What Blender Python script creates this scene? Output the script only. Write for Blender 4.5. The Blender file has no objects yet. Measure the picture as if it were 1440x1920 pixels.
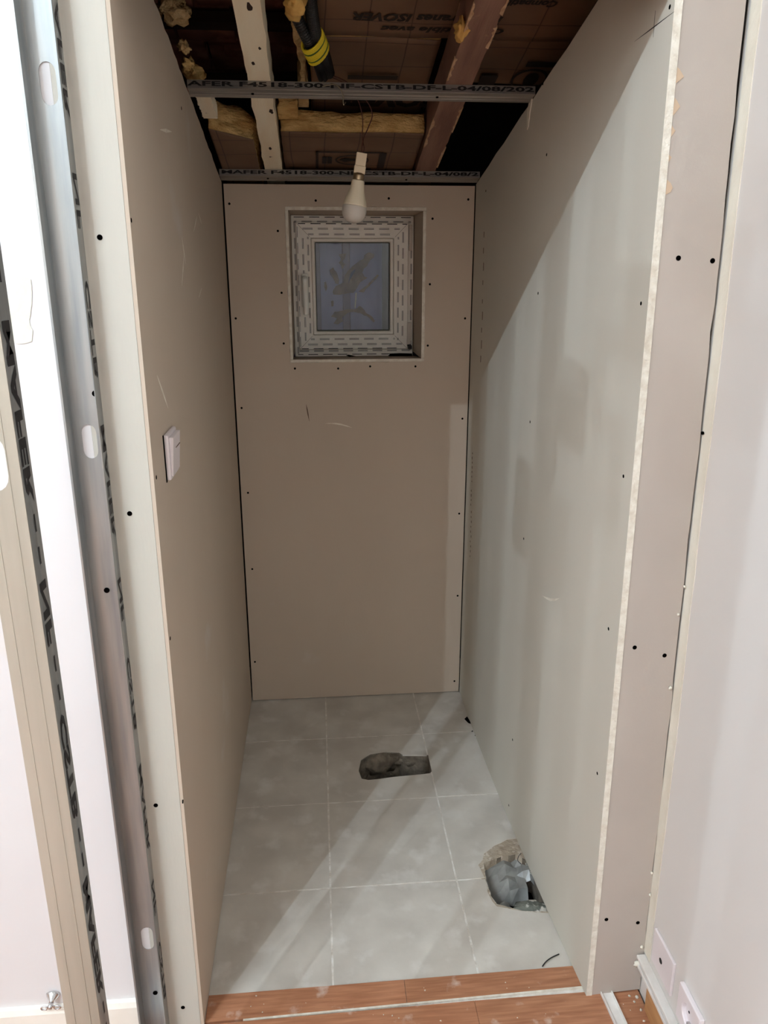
import bpy, bmesh, math, random
from mathutils import Vector, Matrix
from mathutils.geometry import tessellate_polygon
random.seed(7)
SC = bpy.context.scene
COL = SC.collection

# ------------------------------------------------------------------ camera
FPX, CAMH = 1453.0, 1.51
PITCH = math.atan(456 / FPX)
YAW = math.atan(130 / math.hypot(FPX, 456))
FWD = Vector((math.sin(YAW) * math.cos(PITCH), math.cos(YAW) * math.cos(PITCH), -math.sin(PITCH)))
RGT = Vector((math.cos(YAW), -math.sin(YAW), 0))
UPV = RGT.cross(FWD)
CAM = Vector((0, 0, CAMH))
cd = bpy.data.cameras.new('camera')
cam = bpy.data.objects.new('camera', cd)
COL.objects.link(cam)
cam.matrix_world = Matrix.Translation(CAM) @ Matrix((RGT, UPV, -FWD)).transposed().to_4x4()
cd.sensor_fit = 'VERTICAL'
cd.sensor_height = 36.0
cd.sensor_width = 27.0
cd.lens = 36.0 * FPX / 1920
cd.clip_start = 0.02
SC.camera = cam

# ------------------------------------------------------------------ world, lamps, exposure
w = bpy.data.worlds.new('world')
SC.world = w
w.use_nodes = True
w.node_tree.nodes['Background'].inputs[0].default_value = (0.62, 0.66, 0.95, 1)
w.node_tree.nodes['Background'].inputs[1].default_value = 0.13
SC.view_settings.view_transform = 'Standard'
SC.view_settings.look = 'None'
SC.view_settings.exposure = 0.0
SC.view_settings.gamma = 1.0
SC.view_settings.use_curve_mapping = False
LAMPS = [(-1.57, -1.10, 3.406, 122), (-1.90, -1.10, 3.406, 60), (-2.25, -1.10, 3.406, 46), (-2.60, -1.10, 3.406, 38)]
for i, (lx, ly, lz, le) in enumerate(LAMPS):
    ld = bpy.data.lights.new('ceiling_spot', 'POINT')
    ld.energy = le
    ld.color = (0.80, 1.0, 1.17)
    ld.shadow_soft_size = 0.012
    lo = bpy.data.objects.new('ceiling_spot', ld)
    lo.location = (lx, ly, lz)
    COL.objects.link(lo)

ad_ = bpy.data.lights.new('hall_fill', 'AREA')     # added unseen fill light at the hall rear, lifts the niche shade
ad_.shape = 'RECTANGLE'; ad_.size = 2.6; ad_.size_y = 1.0; ad_.energy = 6; ad_.color = (1.0, 0.72, 0.48)
ao_ = bpy.data.objects.new('hall_fill', ad_); ao_.location = (-0.7, -2.5, 2.35); ao_.rotation_euler = (math.pi / 2, 0, 0)
COL.objects.link(ao_)

# ------------------------------------------------------------------ helpers
def ray(x, y):
    return FWD + RGT * ((x - 720) / FPX) - UPV * ((y - 960) / FPX)
def onx(x, y, v):
    d = ray(x, y); return CAM + d * ((v - CAM.x) / d.x)
def ony(x, y, v):
    d = ray(x, y); return CAM + d * ((v - CAM.y) / d.y)
def onz(x, y, v=0.0):
    d = ray(x, y); return CAM + d * ((v - CAM.z) / d.z)
def onslope(x, y, off=0.0):
    d = ray(x, y)
    return CAM + d * ((1.757 + off + .222 * 2.53 - CAMH) / (d.z + .222 * d.y))
def zs(y):
    return 1.757 + .222 * (2.53 - y)

def lin(c):      # sRGB swatch -> linear, balanced for the cool white lamps
    r, g, b = [((v / 255) / 12.92 if v / 255 <= .04045 else ((v / 255 + .055) / 1.055) ** 2.4) for v in c]
    return (min(.95, r * 1.03), g, b * .985, 1)

MATS = {}
def mat(name, c1, c2=None, scale=6, detail=5, rough=.7, bump=0.0, bscale=60, metal=0.0, stretch=(1, 1, 1), lo=.35, hi=.65, spec=.4, trans=0, c3=None, s3=3, t3=(.6, .7)):
    m = bpy.data.materials.new(name); m.use_nodes = True
    nt = m.node_tree; b = nt.nodes['Principled BSDF']
    b.inputs['Roughness'].default_value = rough
    b.inputs['Metallic'].default_value = metal
    b.inputs['Specular IOR Level'].default_value = spec
    b.inputs['Transmission Weight'].default_value = trans
    tc = nt.nodes.new('ShaderNodeTexCoord'); mp = nt.nodes.new('ShaderNodeMapping')
    mp.inputs['Scale'].default_value = stretch
    nt.links.new(tc.outputs['Object'], mp.inputs['Vector'])
    b.inputs['Base Color'].default_value = lin(c1)
    out = None
    if c2:
        n = nt.nodes.new('ShaderNodeTexNoise'); n.inputs['Scale'].default_value = scale; n.inputs['Detail'].default_value = detail
        nt.links.new(mp.outputs[0], n.inputs['Vector'])
        r = nt.nodes.new('ShaderNodeValToRGB')
        r.color_ramp.elements[0].position = lo; r.color_ramp.elements[0].color = lin(c1)
        r.color_ramp.elements[1].position = hi; r.color_ramp.elements[1].color = lin(c2)
        nt.links.new(n.outputs['Fac'], r.inputs[0])
        out = r.outputs[0]
        if c3:
            n3 = nt.nodes.new('ShaderNodeTexNoise'); n3.inputs['Scale'].default_value = s3; n3.inputs['Detail'].default_value = 6
            nt.links.new(tc.outputs['Object'], n3.inputs['Vector'])
            r3 = nt.nodes.new('ShaderNodeValToRGB')
            r3.color_ramp.elements[0].position = t3[0]; r3.color_ramp.elements[0].color = (0, 0, 0, 1)
            r3.color_ramp.elements[1].position = t3[1]; r3.color_ramp.elements[1].color = (1, 1, 1, 1)
            nt.links.new(n3.outputs['Fac'], r3.inputs[0])
            mx = nt.nodes.new('ShaderNodeMix'); mx.data_type = 'RGBA'
            nt.links.new(r3.outputs[0], mx.inputs['Factor'])
            nt.links.new(out, mx.inputs['A']); mx.inputs['B'].default_value = lin(c3)
            out = mx.outputs['Result']
        nt.links.new(out, b.inputs['Base Color'])
    if bump:
        n2 = nt.nodes.new('ShaderNodeTexNoise'); n2.inputs['Scale'].default_value = bscale; n2.inputs['Detail'].default_value = 6
        nt.links.new(mp.outputs[0], n2.inputs['Vector'])
        bp = nt.nodes.new('ShaderNodeBump'); bp.inputs['Strength'].default_value = bump; bp.inputs['Distance'].default_value = .01
        nt.links.new(n2.outputs['Fac'], bp.inputs['Height']); nt.links.new(bp.outputs[0], b.inputs['Normal'])
    MATS[name] = m
    return m

M_board = mat('plasterboard_paper', (191, 176, 158), (197, 182, 164), scale=2.2, detail=8, rough=.75, bump=.03, bscale=220, stretch=(1, 1, .35), c3=(200, 192, 182), s3=4.5, t3=(.66, .8))  # colour warmed to carry the brown shade of the left and back walls
M_board2 = mat('plasterboard_paper_front', (176, 166, 156), (183, 173, 163), scale=3, detail=8, rough=.75, bump=.03, bscale=200)
M_jamb = mat('plasterboard_jamb', (190, 187, 175), (196, 192, 181), scale=3, detail=8, rough=.75, bump=.03, bscale=200, stretch=(1, 1, .2))
M_boardR = mat('plasterboard_paper_right', (198, 193, 180), (204, 199, 186), scale=2.2, detail=8, rough=.75, bump=.03, bscale=220, stretch=(1, 1, .3))  # paler copy: extra direct light on the right wall put into the colour
M_gyp = mat('gypsum', (232, 228, 215), (214, 206, 190), scale=60, rough=.9, bump=.3, bscale=200)
M_cream = mat('cream_filler', (230, 226, 212), (222, 216, 200), scale=14, rough=.8, bump=.12, bscale=90)
M_white = mat('white_paint', (226, 224, 224), (220, 217, 217), scale=1.5, detail=8, rough=.45, bump=.05, bscale=25, c3=(226, 218, 208), s3=5, t3=(.68, .8))
M_whiteR = mat('white_paint_smooth', (224, 221, 217), (219, 216, 212), scale=1.2, rough=.5, bump=.02, bscale=40)
M_ceil = mat('ceiling_white', (226, 222, 216), rough=.9)
M_patch = mat('filler_patch_cream', (226, 225, 214), (223, 222, 207), scale=20, rough=.8, bump=.2, bscale=80)
M_zinc = mat('galvanised_steel', (176, 178, 176), (150, 156, 158), scale=10, rough=.42, metal=.75, stretch=(6, 6, .4), bump=.02, bscale=150)
M_zincx = mat('galvanised_rail', (170, 166, 160), (140, 138, 134), scale=10, rough=.45, metal=.7, stretch=(.4, 8, 8), bump=.02, bscale=150)
M_zincd = mat('galvanised_dull', (188, 182, 168), (172, 166, 152), scale=4, rough=.55, metal=.45, stretch=(6, 6, .4), spec=.3)
M_ink = mat('black_ink', (26, 24, 26), rough=.6)
M_inkb = mat('faded_ink', (98, 78, 62), rough=.8)
M_black = mat('dark_hole', (6, 5, 5), rough=.95, spec=0)
M_pvc = mat('white_pvc', (244, 240, 230), (238, 233, 222), scale=20, rough=.35)
M_pvcw = mat('white_trunking', (236, 234, 230), (224, 220, 214), scale=30, rough=.35, c3=(150, 140, 128), s3=40, t3=(.7, .76))
M_pvcj = mat('pvc_joint', (176, 168, 156), rough=.5)
M_handle = mat('handle_white', (252, 248, 240), rough=.3)
M_switch = mat('switch_plastic', (232, 224, 226), rough=.3)
M_tile = mat('cement_look_tile', (212, 207, 197), (192, 186, 176), scale=7, detail=10, rough=.62, bump=.06, bscale=40, c3=(222, 219, 212), s3=12, t3=(.55, .75))
M_grout = mat('grout', (240, 238, 232), (206, 198, 186), scale=30, rough=.95, bump=.3, bscale=120)
M_conc = mat('broken_concrete', (142, 132, 116), (104, 94, 82), scale=30, rough=.95, bump=.8, bscale=60)
M_mortar = mat('exposed_mortar', (188, 176, 158), (166, 152, 134), scale=40, rough=.95, bump=.5, bscale=90, c3=(206, 198, 184), s3=60, t3=(.55, .62))
M_lam = mat('oak_laminate', (184, 132, 100), (152, 100, 72), scale=9, detail=8, rough=.42, stretch=(1.2, 16, 1), lo=.3, hi=.7, c3=(226, 214, 204), s3=16, t3=(.60, .78))
M_lam2 = mat('oak_laminate_deep', (182, 132, 100), (150, 98, 70), scale=9, detail=8, rough=.42, stretch=(1.2, 16, 1), lo=.3, hi=.7, c3=(222, 208, 196), s3=18, t3=(.61, .78))
M_skirt = mat('bare_wood_skirting', (196, 150, 104), (172, 124, 80), scale=7, detail=8, rough=.5, stretch=(4, 1, 12))
M_wood = mat('whitewashed_rafter', (248, 236, 210), (242, 226, 196), scale=10, rough=.8, bump=.15, bscale=60, stretch=(3, .6, 1), c3=(96, 66, 44), s3=22, t3=(.70, .73))
M_woodr = mat('stained_rafter', (142, 108, 92), (116, 84, 70), scale=8, rough=.75, stretch=(5, .5, 1), bump=.15, bscale=50, c3=(170, 136, 104), s3=20, t3=(.66, .72))
M_flake = mat('flaking_paint', (206, 176, 144), (176, 140, 106), scale=60, rough=.9)
M_wool = mat('glass_wool', (224, 190, 128), (190, 150, 92), scale=22, detail=10, rough=1, bump=1.0, bscale=70, spec=.05, stretch=(1, 1, 2.5))
M_woolp = mat('pale_glass_wool', (206, 178, 132), (176, 144, 98), scale=30, detail=10, rough=1, bump=1.0, bscale=80, spec=.05)
M_foam = mat('expanding_foam', (230, 190, 110), (206, 158, 84), scale=30, rough=.8, bump=.3, bscale=60)
M_brick = mat('terracotta_roof_tile', (150, 98, 84), (116, 72, 60), scale=9, rough=.9, bump=.3, bscale=50, c3=(170, 120, 104), s3=10, t3=(.55, .7))
M_batten = mat('dark_batten', (54, 36, 28), (40, 26, 20), scale=8, rough=.9, stretch=(.5, 6, 6))
M_dark = mat('dark_masonry', (34, 28, 25), (22, 18, 16), scale=5, rough=.95, bump=.3)
M_conduit = mat('black_conduit', (26, 26, 28), rough=.45)
M_yel = mat('yellow_insulation', (226, 204, 44), rough=.5)
M_green = mat('green_insulation', (70, 100, 34), rough=.5)
M_wire_r = mat('wire_brownred', (92, 52, 44), rough=.5)
M_wire_g = mat('wire_grey', (130, 120, 100), rough=.5)
M_bulb = mat('bulb_diffuser', (196, 190, 180), rough=.4)
M_bulbn = mat('bulb_neck', (226, 214, 188), rough=.4)
M_sock = mat('lamp_socket_plastic', (226, 208, 176), rough=.5)
M_brass = mat('bulb_cap_metal', (150, 132, 106), rough=.35, metal=.9)
M_chrome = mat('chrome', (205, 208, 210), rough=.15, metal=1.0)
M_plastic = mat('grey_plastic_sheath', (158, 160, 157), (120, 122, 120), scale=20, rough=.28, spec=.7, bump=.15, bscale=25)
M_rub = mat('plaster_covered_rubble', (120, 122, 112), (78, 82, 76), scale=22, rough=.9, bump=.8, bscale=50, c3=(216, 212, 202), s3=34, t3=(.52, .58))
M_film = mat('translucent_white_film', (160, 164, 206), (144, 148, 192), scale=6, rough=.55, stretch=(4, 1, 1))
M_shut = mat('dusty_shutter', (140, 130, 150), (124, 114, 134), scale=6, rough=.6)
M_smear = mat('dried_plaster_smear', (142, 118, 98), (112, 92, 74), scale=30, rough=.95, bump=.4, bscale=50)
M_blue = mat('blue_opening', (2, 12, 70), rough=.5)
M_grn = mat('grey_green_frame', (92, 96, 88), rough=.6)
M_metalwin = mat('window_hinge_plastic', (214, 204, 190), rough=.4)

def glassmat():
    m = bpy.data.materials.new('clear_glass'); m.use_nodes = True
    nt = m.node_tree; b = nt.nodes['Principled BSDF']
    out = nt.nodes['Material Output']
    t = nt.nodes.new('ShaderNodeBsdfTransparent'); t.inputs[0].default_value = (.93, .95, .95, 1)
    g = nt.nodes.new('ShaderNodeBsdfGlossy'); g.inputs['Roughness'].default_value = .02
    f = nt.nodes.new('ShaderNodeFresnel'); f.inputs[0].default_value = 1.5
    mx = nt.nodes.new('ShaderNodeMixShader')
    nt.links.new(f.outputs[0], mx.inputs[0]); nt.links.new(t.outputs[0], mx.inputs[1]); nt.links.new(g.outputs[0], mx.inputs[2])
    nt.links.new(mx.outputs[0], out.inputs['Surface'])
    nt.nodes.remove(b)
    return m
M_glass = glassmat()

def kraftmat():
    m = mat('kraft_paper', (116, 88, 66), (102, 75, 54), scale=6, rough=.55, bump=.25, bscale=7, spec=.5)
    nt = m.node_tree; b = nt.nodes['Principled BSDF']
    src = b.inputs['Base Color'].links[0].from_socket
    tc = nt.nodes.new('ShaderNodeTexCoord'); sp = nt.nodes.new('ShaderNodeSeparateXYZ')
    wn = nt.nodes.new('ShaderNodeTexNoise'); wn.inputs['Scale'].default_value = 5
    nt.links.new(tc.outputs['Object'], wn.inputs['Vector'])
    nt.links.new(tc.outputs['Object'], sp.inputs[0])
    prev = None
    for ax, per, ph in (('X', .092, .02), ('Y', .1, .03)):
        a0 = nt.nodes.new('ShaderNodeMath'); a0.operation = 'MULTIPLY_ADD'; a0.inputs[1].default_value = .012; 
        nt.links.new(wn.outputs['Fac'], a0.inputs[0]); nt.links.new(sp.outputs[ax], a0.inputs[2])
        a = nt.nodes.new('ShaderNodeMath'); a.operation = 'ADD'; a.inputs[1].default_value = ph + 5
        nt.links.new(a0.outputs[0], a.inputs[0])
        d = nt.nodes.new('ShaderNodeMath'); d.operation = 'MODULO'; d.inputs[1].default_value = per
        nt.links.new(a.outputs[0], d.inputs[0])
        l = nt.nodes.new('ShaderNodeMath'); l.operation = 'LESS_THAN'; l.inputs[1].default_value = .0028
        nt.links.new(d.outputs[0], l.inputs[0])
        if prev:
            q = nt.nodes.new('ShaderNodeMath'); q.operation = 'MAXIMUM'
            nt.links.new(prev, q.inputs[0]); nt.links.new(l.outputs[0], q.inputs[1]); prev = q.outputs[0]
        else: prev = l.outputs[0]
    mu = nt.nodes.new('ShaderNodeMath'); mu.operation = 'MULTIPLY'; mu.inputs[1].default_value = .85
    nt.links.new(prev, mu.inputs[0])
    mx = nt.nodes.new('ShaderNodeMix'); mx.data_type = 'RGBA'
    nt.links.new(mu.outputs[0], mx.inputs['Factor']); nt.links.new(src, mx.inputs['A']); mx.inputs['B'].default_value = lin((58, 38, 28))
    nt.links.new(mx.outputs['Result'], b.inputs['Base Color'])
    return m
M_kraft = kraftmat()

def tag(o, label=None, cat=None, group=None, kind=None, category=None):
    cat = cat or category
    if label: o['label'] = label
    if cat: o['category'] = cat
    if group: o['group'] = group
    if kind: o['kind'] = kind
    return o
def empty(name, loc, label, cat, group=None, kind=None):
    o = bpy.data.objects.new(name, None); COL.objects.link(o); o.location = loc
    o.empty_display_size = .02
    return tag(o, label, cat, group, kind)

class MB:
    def __init__(s): s.v = []; s.f = []; s.mi = []
    def face(s, idx, mi=0): s.f.append(idx); s.mi.append(mi)
    def box(s, a, b, mi=0, fn=None):
        k = len(s.v)
        for z in (a[2], b[2]):
            for (x, y) in ((a[0], a[1]), (b[0], a[1]), (b[0], b[1]), (a[0], b[1])):
                p = (x, y, z); s.v.append(fn(*p) if fn else p)
        for q in ((0, 3, 2, 1), (4, 5, 6, 7), (0, 1, 5, 4), (1, 2, 6, 5), (2, 3, 7, 6), (3, 0, 4, 7)):
            s.face([k + i for i in q], mi)
        return s
    def prism(s, outer, holes, w0, w1, fn, mi=0, mside=None):
        mside = mi if mside is None else mside
        loops = [outer] + holes
        flat = [p for l in loops for p in l]
        tris = tessellate_polygon([[Vector((p[0], p[1], 0)) for p in l] for l in loops])
        k = len(s.v); n = len(flat)
        for w_ in (w0, w1):
            for p in flat: s.v.append(tuple(fn(p[0], p[1], w_)))
        for t in tris:
            s.face([k + i for i in t], mi); s.face([k + n + i for i in reversed(t)], mi)
        o = 0
        for l in loops:
            m = len(l)
            for i in range(m):
                j = (i + 1) % m
                s.face([k + o + i, k + o + j, k + n + o + j, k + n + o + i], mside)
            o += m
        return s
    def tube(s, pts, r, seg=10, mi=0, cap=True):
        pts = [Vector(p) for p in pts]; rr = r if isinstance(r, (list, tuple)) else [r] * len(pts)
        k = len(s.v); n = len(pts)
        ref = Vector((0, 0, 1)) if abs((pts[1] - pts[0]).normalized().z) < .9 else Vector((1, 0, 0))
        u = None
        for i, p in enumerate(pts):
            t = (pts[min(i + 1, n - 1)] - pts[max(i - 1, 0)]).normalized()
            if u is None: u = t.cross(ref).normalized()
            else: u = (u - t * u.dot(t)).normalized()
            v_ = t.cross(u)
            for j in range(seg):
                a = 2 * math.pi * j / seg
                s.v.append(tuple(p + (u * math.cos(a) + v_ * math.sin(a)) * rr[i]))
        for i in range(n - 1):
            for j in range(seg):
                j2 = (j + 1) % seg
                s.face([k + i * seg + j, k + i * seg + j2, k + (i + 1) * seg + j2, k + (i + 1) * seg + j], mi)
        if cap:
            s.face([k + j for j in range(seg)][::-1], mi); s.face([k + (n - 1) * seg + j for j in range(seg)], mi)
        return s
    def build(s, name, mats, parent=None, smooth=False, bevel=0, loc=None, **tags):
        me = bpy.data.meshes.new(name)
        me.from_pydata([tuple(p) for p in s.v], [], s.f)
        if not isinstance(mats, (list, tuple)): mats = [mats]
        for m in mats: me.materials.append(m)
        for i, p in enumerate(me.polygons): p.material_index = s.mi[i]; p.use_smooth = smooth
        bm = bmesh.new(); bm.from_mesh(me); bmesh.ops.recalc_face_normals(bm, faces=bm.faces); bm.to_mesh(me); bm.free()
        o = bpy.data.objects.new(name, me); COL.objects.link(o)
        if bevel:
            b = o.modifiers.new('bevel', 'BEVEL'); b.width = bevel; b.segments = 2; b.limit_method = 'ANGLE'
        if loc is not None:      # move origin
            L = Vector(loc); me.transform(Matrix.Translation(-L)); o.location = L
        if parent is not None:
            o.parent = parent; pl = parent_world(parent); o.location = Vector(o.location) - pl
        tag(o, **tags)
        return o
def parent_world(p):
    t = Vector((0, 0, 0))
    while p is not None: t += Vector(p.location); p = p.parent
    return t

XZ = lambda u, v, w_: (u, w_, v)      # outline in x,z ; thickness along y
XY = lambda u, v, w_: (u, v, w_)
YZ = lambda u, v, w_: (w_, u, v)

def rag(pts, amp, step, closed=True, seed=1):
    r = random.Random(seed); out = []
    n = len(pts)
    for i in range(n if closed else n - 1):
        a = Vector(pts[i]); b = Vector(pts[(i + 1) % n]); L = (b - a).length
        k = max(1, int(L / step)); nn = Vector((-(b - a).y, (b - a).x)).normalized() if L > 0 else Vector((0, 0))
        for j in range(k):
            p = a.lerp(b, j / k)
            if j: p = p + nn * r.uniform(-amp, amp)
            out.append((p.x, p.y))
    if not closed: out.append(tuple(pts[-1]))
    return out

def text(name, body, size, origin, ux, uy, parent, m, width=None, height=None, depth=.0003, slant=0, bold=0, **t):
    cu = bpy.data.curves.new(name, 'FONT'); cu.body = body; cu.size = size; cu.shear = slant; cu.offset = bold; cu.resolution_u = 2
    o = bpy.data.objects.new(name, cu)
    me = bpy.data.meshes.new_from_object(o)
    bpy.data.objects.remove(o)
    xs = [v.co.x for v in me.vertices]; ys = [v.co.y for v in me.vertices]
    x0, x1, y0, y1 = min(xs), max(xs), min(ys), max(ys)
    sx = width / (x1 - x0) if width else 1; sy = height / (y1 - y0) if height else 1
    ux = Vector(ux).normalized(); uy = Vector(uy).normalized(); nz = ux.cross(uy)
    ov = Vector(origin)
    for v in me.vertices:
        v.co = ov + ux * ((v.co.x - x0) * sx) + uy * ((v.co.y - y0) * sy) + nz * depth
    me.materials.append(m)
    o = bpy.data.objects.new(name, me); COL.objects.link(o)
    if parent is not None: o.parent = parent; o.location = -parent_world(parent)
    tag(o, **t)
    return o

SCREW = None
def screw(p, normal, parent, r=.0036):
    """dark countersunk drywall screw head set in its dimple"""
    global SCREW
    if SCREW is None:
        m = MB(); m.tube([(0, 0, -.001), (0, 0, .0004)], 1, seg=12)
        k = len(m.v)
        # cross recess
        m.box((-.6, -.12, .0004), (.6, .12, .0006)); m.box((-.12, -.6, .0004), (.12, .6, .0006))
        me = bpy.data.meshes.new('screw'); me.from_pydata(m.v, [], m.f); me.materials.append(M_black); SCREW = me
    o = bpy.data.objects.new('screw', SCREW); COL.objects.link(o)
    q = Vector(normal).to_track_quat('Z', 'Y')
    o.rotation_mode = 'QUATERNION'; o.rotation_quaternion = q; o.scale = (r, r, 1)
    o.parent = parent; o.location = Vector(p) - parent_world(parent)
    return o

def streak(name, pts, wd, normal, parent, m, off=.0004, **t):
    """thin scratch following points, tapering at both ends"""
    mb = MB(); n = Vector(normal).normalized(); P = [Vector(p) for p in pts]; k = len(P)
    for i, p in enumerate(P):
        t_ = (P[min(i + 1, k - 1)] - P[max(i - 1, 0)]).normalized(); s = t_.cross(n)
        hw = wd * (.12 + math.sin(math.pi * i / (k - 1)))
        for sg in (1, -1): mb.v.append(tuple(p + s * hw * sg + n * off))
        for sg in (1, -1): mb.v.append(tuple(p + s * hw * sg - n * .0002))
    for i in range(k - 1):
        a = i * 4; b = a + 4
        mb.face([a, a + 1, b + 1, b]); mb.face([a + 2, a + 3, b + 3, b + 2]); mb.face([a, a + 2, b + 2, b]); mb.face([a + 1, a + 3, b + 3, b + 1])
    return mb.build(name, m, parent, **t)

def lump(name, c, r, m, parent=None, seed=1, amp=.25, sub=3, fr=18, **t):
    bm = bmesh.new(); bmesh.ops.create_icosphere(bm, subdivisions=sub, radius=1)
    from mathutils import noise
    for v in bm.verts:
        d = v.co.normalized()
        q = 1 + amp * noise.noise(d * 2.2 + Vector((seed, 0, 0))) * 2 + amp * .6 * noise.noise(d * 6 + Vector((0, seed, 0)))
        v.co = Vector((d.x * r[0] * q, d.y * r[1] * q, d.z * r[2] * q))
    me = bpy.data.meshes.new(name); bm.to_mesh(me); bm.free(); me.materials.append(m)
    for p in me.polygons: p.use_smooth = True
    o = bpy.data.objects.new(name, me); COL.objects.link(o)
    if parent is not None: o.parent = parent; o.location = Vector(c) - parent_world(parent)
    else: o.location = c
    tag(o, **t)
    return o

# ------------------------------------------------------------------ large structure
YB = 2.53      # niche back wall
YF = 1.25      # front wall plane
XL = -0.27     # niche left wall
def xr(y, z):  # niche right wall surface (slightly bowed and leaning)
    k = (YB - y) / 1.28
    return .499 + (.048 * k * k * (1 - z / 1.9) + .029 * k * (z / 1.9))

# back wall board with window opening
WX0, WX1, WZ0, WZ1 = -.085, .347, 1.223, 1.690
outer = [(-.265, .004), (.4955, .004), (.4955, 1.752), (-.265, 1.752)]
hole = rag([(WX0, WZ0), (WX1, WZ0), (WX1, WZ1), (WX0, WZ1)], .0010, .012, seed=3)
mb = MB(); mb.prism(outer, [hole], YB, YB + .0125, XZ, 0, 1)
wall_back = mb.build('wall_back', [M_board, M_gyp], kind='structure')
for p in [(430, 382), (592, 376), (729, 372), (878, 374), (811, 410), (521, 433), (528, 549), (806, 533), (532, 644), (802, 648), (553, 691), (634, 691), (694, 687), (779, 687), (442, 597), (872, 597), (453, 765), (867, 785), (465, 924), (861, 963), (473, 1067), (858, 1117), (478, 1241), (852, 1277)]:
    screw(ony(*p, YB), (0, -1, 0), wall_back)
streak('scratch', [ony(610 + 50 * t, 794 + 8 * t - 3 * math.sin(math.pi * t), YB) for t in (0, .2, .4, .6, .8, 1)], .0022, (0, -1, 0), wall_back, M_gyp, label='white scratch through the paper')
streak('scratch', [ony(574 + 6 * t, 758 + 32 * t, YB) for t in (0, .3, .6, 1)], .0018, (0, -1, 0), wall_back, M_inkb, label='brown scuff')

# left niche wall
mb = MB()
top = rag([(YB, zs(YB)), (1.2495, zs(1.2495))], .003, .03, closed=False, seed=5)
mb.prism([(1.2495, .003), (YB, .003)] + top, [], XL - .0062, XL, YZ, 0, 0)
wall_left = mb.build('wall_left', [M_board, M_gyp], kind='structure')
for p in [(246, 413), (293, 895), (319, 1197), (343, 1503), (345, 1830), (340, 203), (435, 1610)]:
    q = onx(*p, XL)
    if q.y > 1.24: screw(q, (1, 0, 0), wall_left)
streak('scratch', [onx(294 + 21 * t, 703 + 62 * t, XL) for t in (0, .25, .5, .75, 1)], .003, (1, 0, 0), wall_left, M_gyp, label='white scratch')
streak('scratch', [onx(300 + 22 * t, 243 + 4 * t, XL) for t in (0, .5, 1)], .003, (1, 0, 0), wall_left, M_gyp, label='white scratch')
streak('scratch', [onx(345 - 4 * t, 476 + 60 * t, XL) for t in (0, .5, 1)], .002, (1, 0, 0), wall_left, M_gyp, label='white scratch')

for (x0, y0, x1, y1, wd) in [(341, 445, 348, 495, .003), (372, 400, 378, 420, .002), (369, 405, 363, 435, .002), (318, 845, 316, 880, .001), (378, 540, 372, 560, .002)]:
    streak('scratch', [onx(x0 + (x1 - x0) * t, y0 + (y1 - y0) * t, XL) for t in (0, .33, .66, 1)], wd, (1, 0, 0), wall_left, M_gyp, label='white scratch')
# right niche wall
mb = MB(); ys = [YB - (YB - 1.2485) * i / 16 for i in range(17)]; zf = [0, .2, .4, .6, .8, 1]
r_ = random.Random(9)
tops = [zs(y) + r_.uniform(-.002, .002) for y in ys]
for i, y in enumerate(ys):
    for k, f in enumerate(zf):
        z = .003 + (tops[i] - .003) * f
        mb.v.append((xr(y, z), y, z))
NZ = len(zf); N0 = len(mb.v)
for i, y in enumerate(ys):
    for k, f in enumerate(zf):
        z = .003 + (tops[i] - .003) * f
        mb.v.append((xr(y, z) + .0125, y, z))
for i in range(16):
    for k in range(NZ - 1):
        a = i * NZ + k
        mb.face([a, a + 1, a + NZ + 1, a + NZ], 0); mb.face([N0 + a, N0 + a + 1, N0 + a + NZ + 1, N0 + a + NZ], 0)
    mb.face([i * NZ + NZ - 1, (i + 1) * NZ + NZ - 1, N0 + (i + 1) * NZ + NZ - 1, N0 + i * NZ + NZ - 1], 1)
    mb.face([i * NZ, (i + 1) * NZ, N0 + (i + 1) * NZ, N0 + i * NZ], 1)
for k in range(NZ - 1):
    for i in (0, 16):
        a = i * NZ + k; mb.face([a, a + 1, N0 + a + 1, N0 + a], 1)
wall_right = mb.build('wall_right', [M_boardR, M_gyp], kind='structure', smooth=False)
def onright(x, y):
    v = .51
    for _ in range(8):
        q = onx(x, y, v); v = xr(q.y, q.z)
    return onx(x, y, v)
for p in [(1256, 13), (1018, 157), (1025, 290), (911, 358), (1009, 550), (1202, 569), (994, 791), (1169, 893), (982, 1010), (1141, 1179), (961, 1387), (1120, 1450), (954, 1510)]:
    screw(onright(*p), (-1, 0, 0), wall_right, r=.0033)
streak('scratch', [onright(1017 + 32 * t, 1117 + 8 * math.sin(math.pi * t * .8), ) for t in (0, .25, .5, .75, 1)], .0028, (-1, 0, 0), wall_right, M_gyp, label='white curved gouge')
streak('pencil_line', [onright(1190 + 74 * t, 78 - 56 * t) for t in (0, .25, .5, .75, 1)], .0007, (-1, 0, 0), wall_right, M_ink, label='diagonal pencil line')
streak('pencil_line', [onright(1229 - 4 * t, 20 + 50 * t) for t in (0, .5, 1)], .0005, (-1, 0, 0), wall_right, M_ink, label='upright pencil line')
mb = MB(); r_ = random.Random(4)
for (x0, ya, yb, n, wd) in [(908, 440, 560, 4, .0011), (905, 565, 700, 5, .0012), (886, 850, 955, 12, .0014), (884, 960, 1052, 10, .0012)]:
    for i in range(n):
        if r_.random() < .12: continue
        yy = ya + (yb - ya) * i / n; q = onright(x0 + (ya - yy) * .03 + r_.uniform(-.6, .6), yy); h = r_.uniform(.002, .0045) if n > 8 else r_.uniform(.004, .014)
        x_ = xr(q.y, q.z)
        mb.box((x_ - .0004, q.y - wd * 2.4, q.z - h), (x_ + .0004, q.y + wd * 2.4, q.z + h))
mb.build('ink_stamp', M_inkb, wall_right, kind='stuff', label='faint brown factory stamp running up the board edge')

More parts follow.
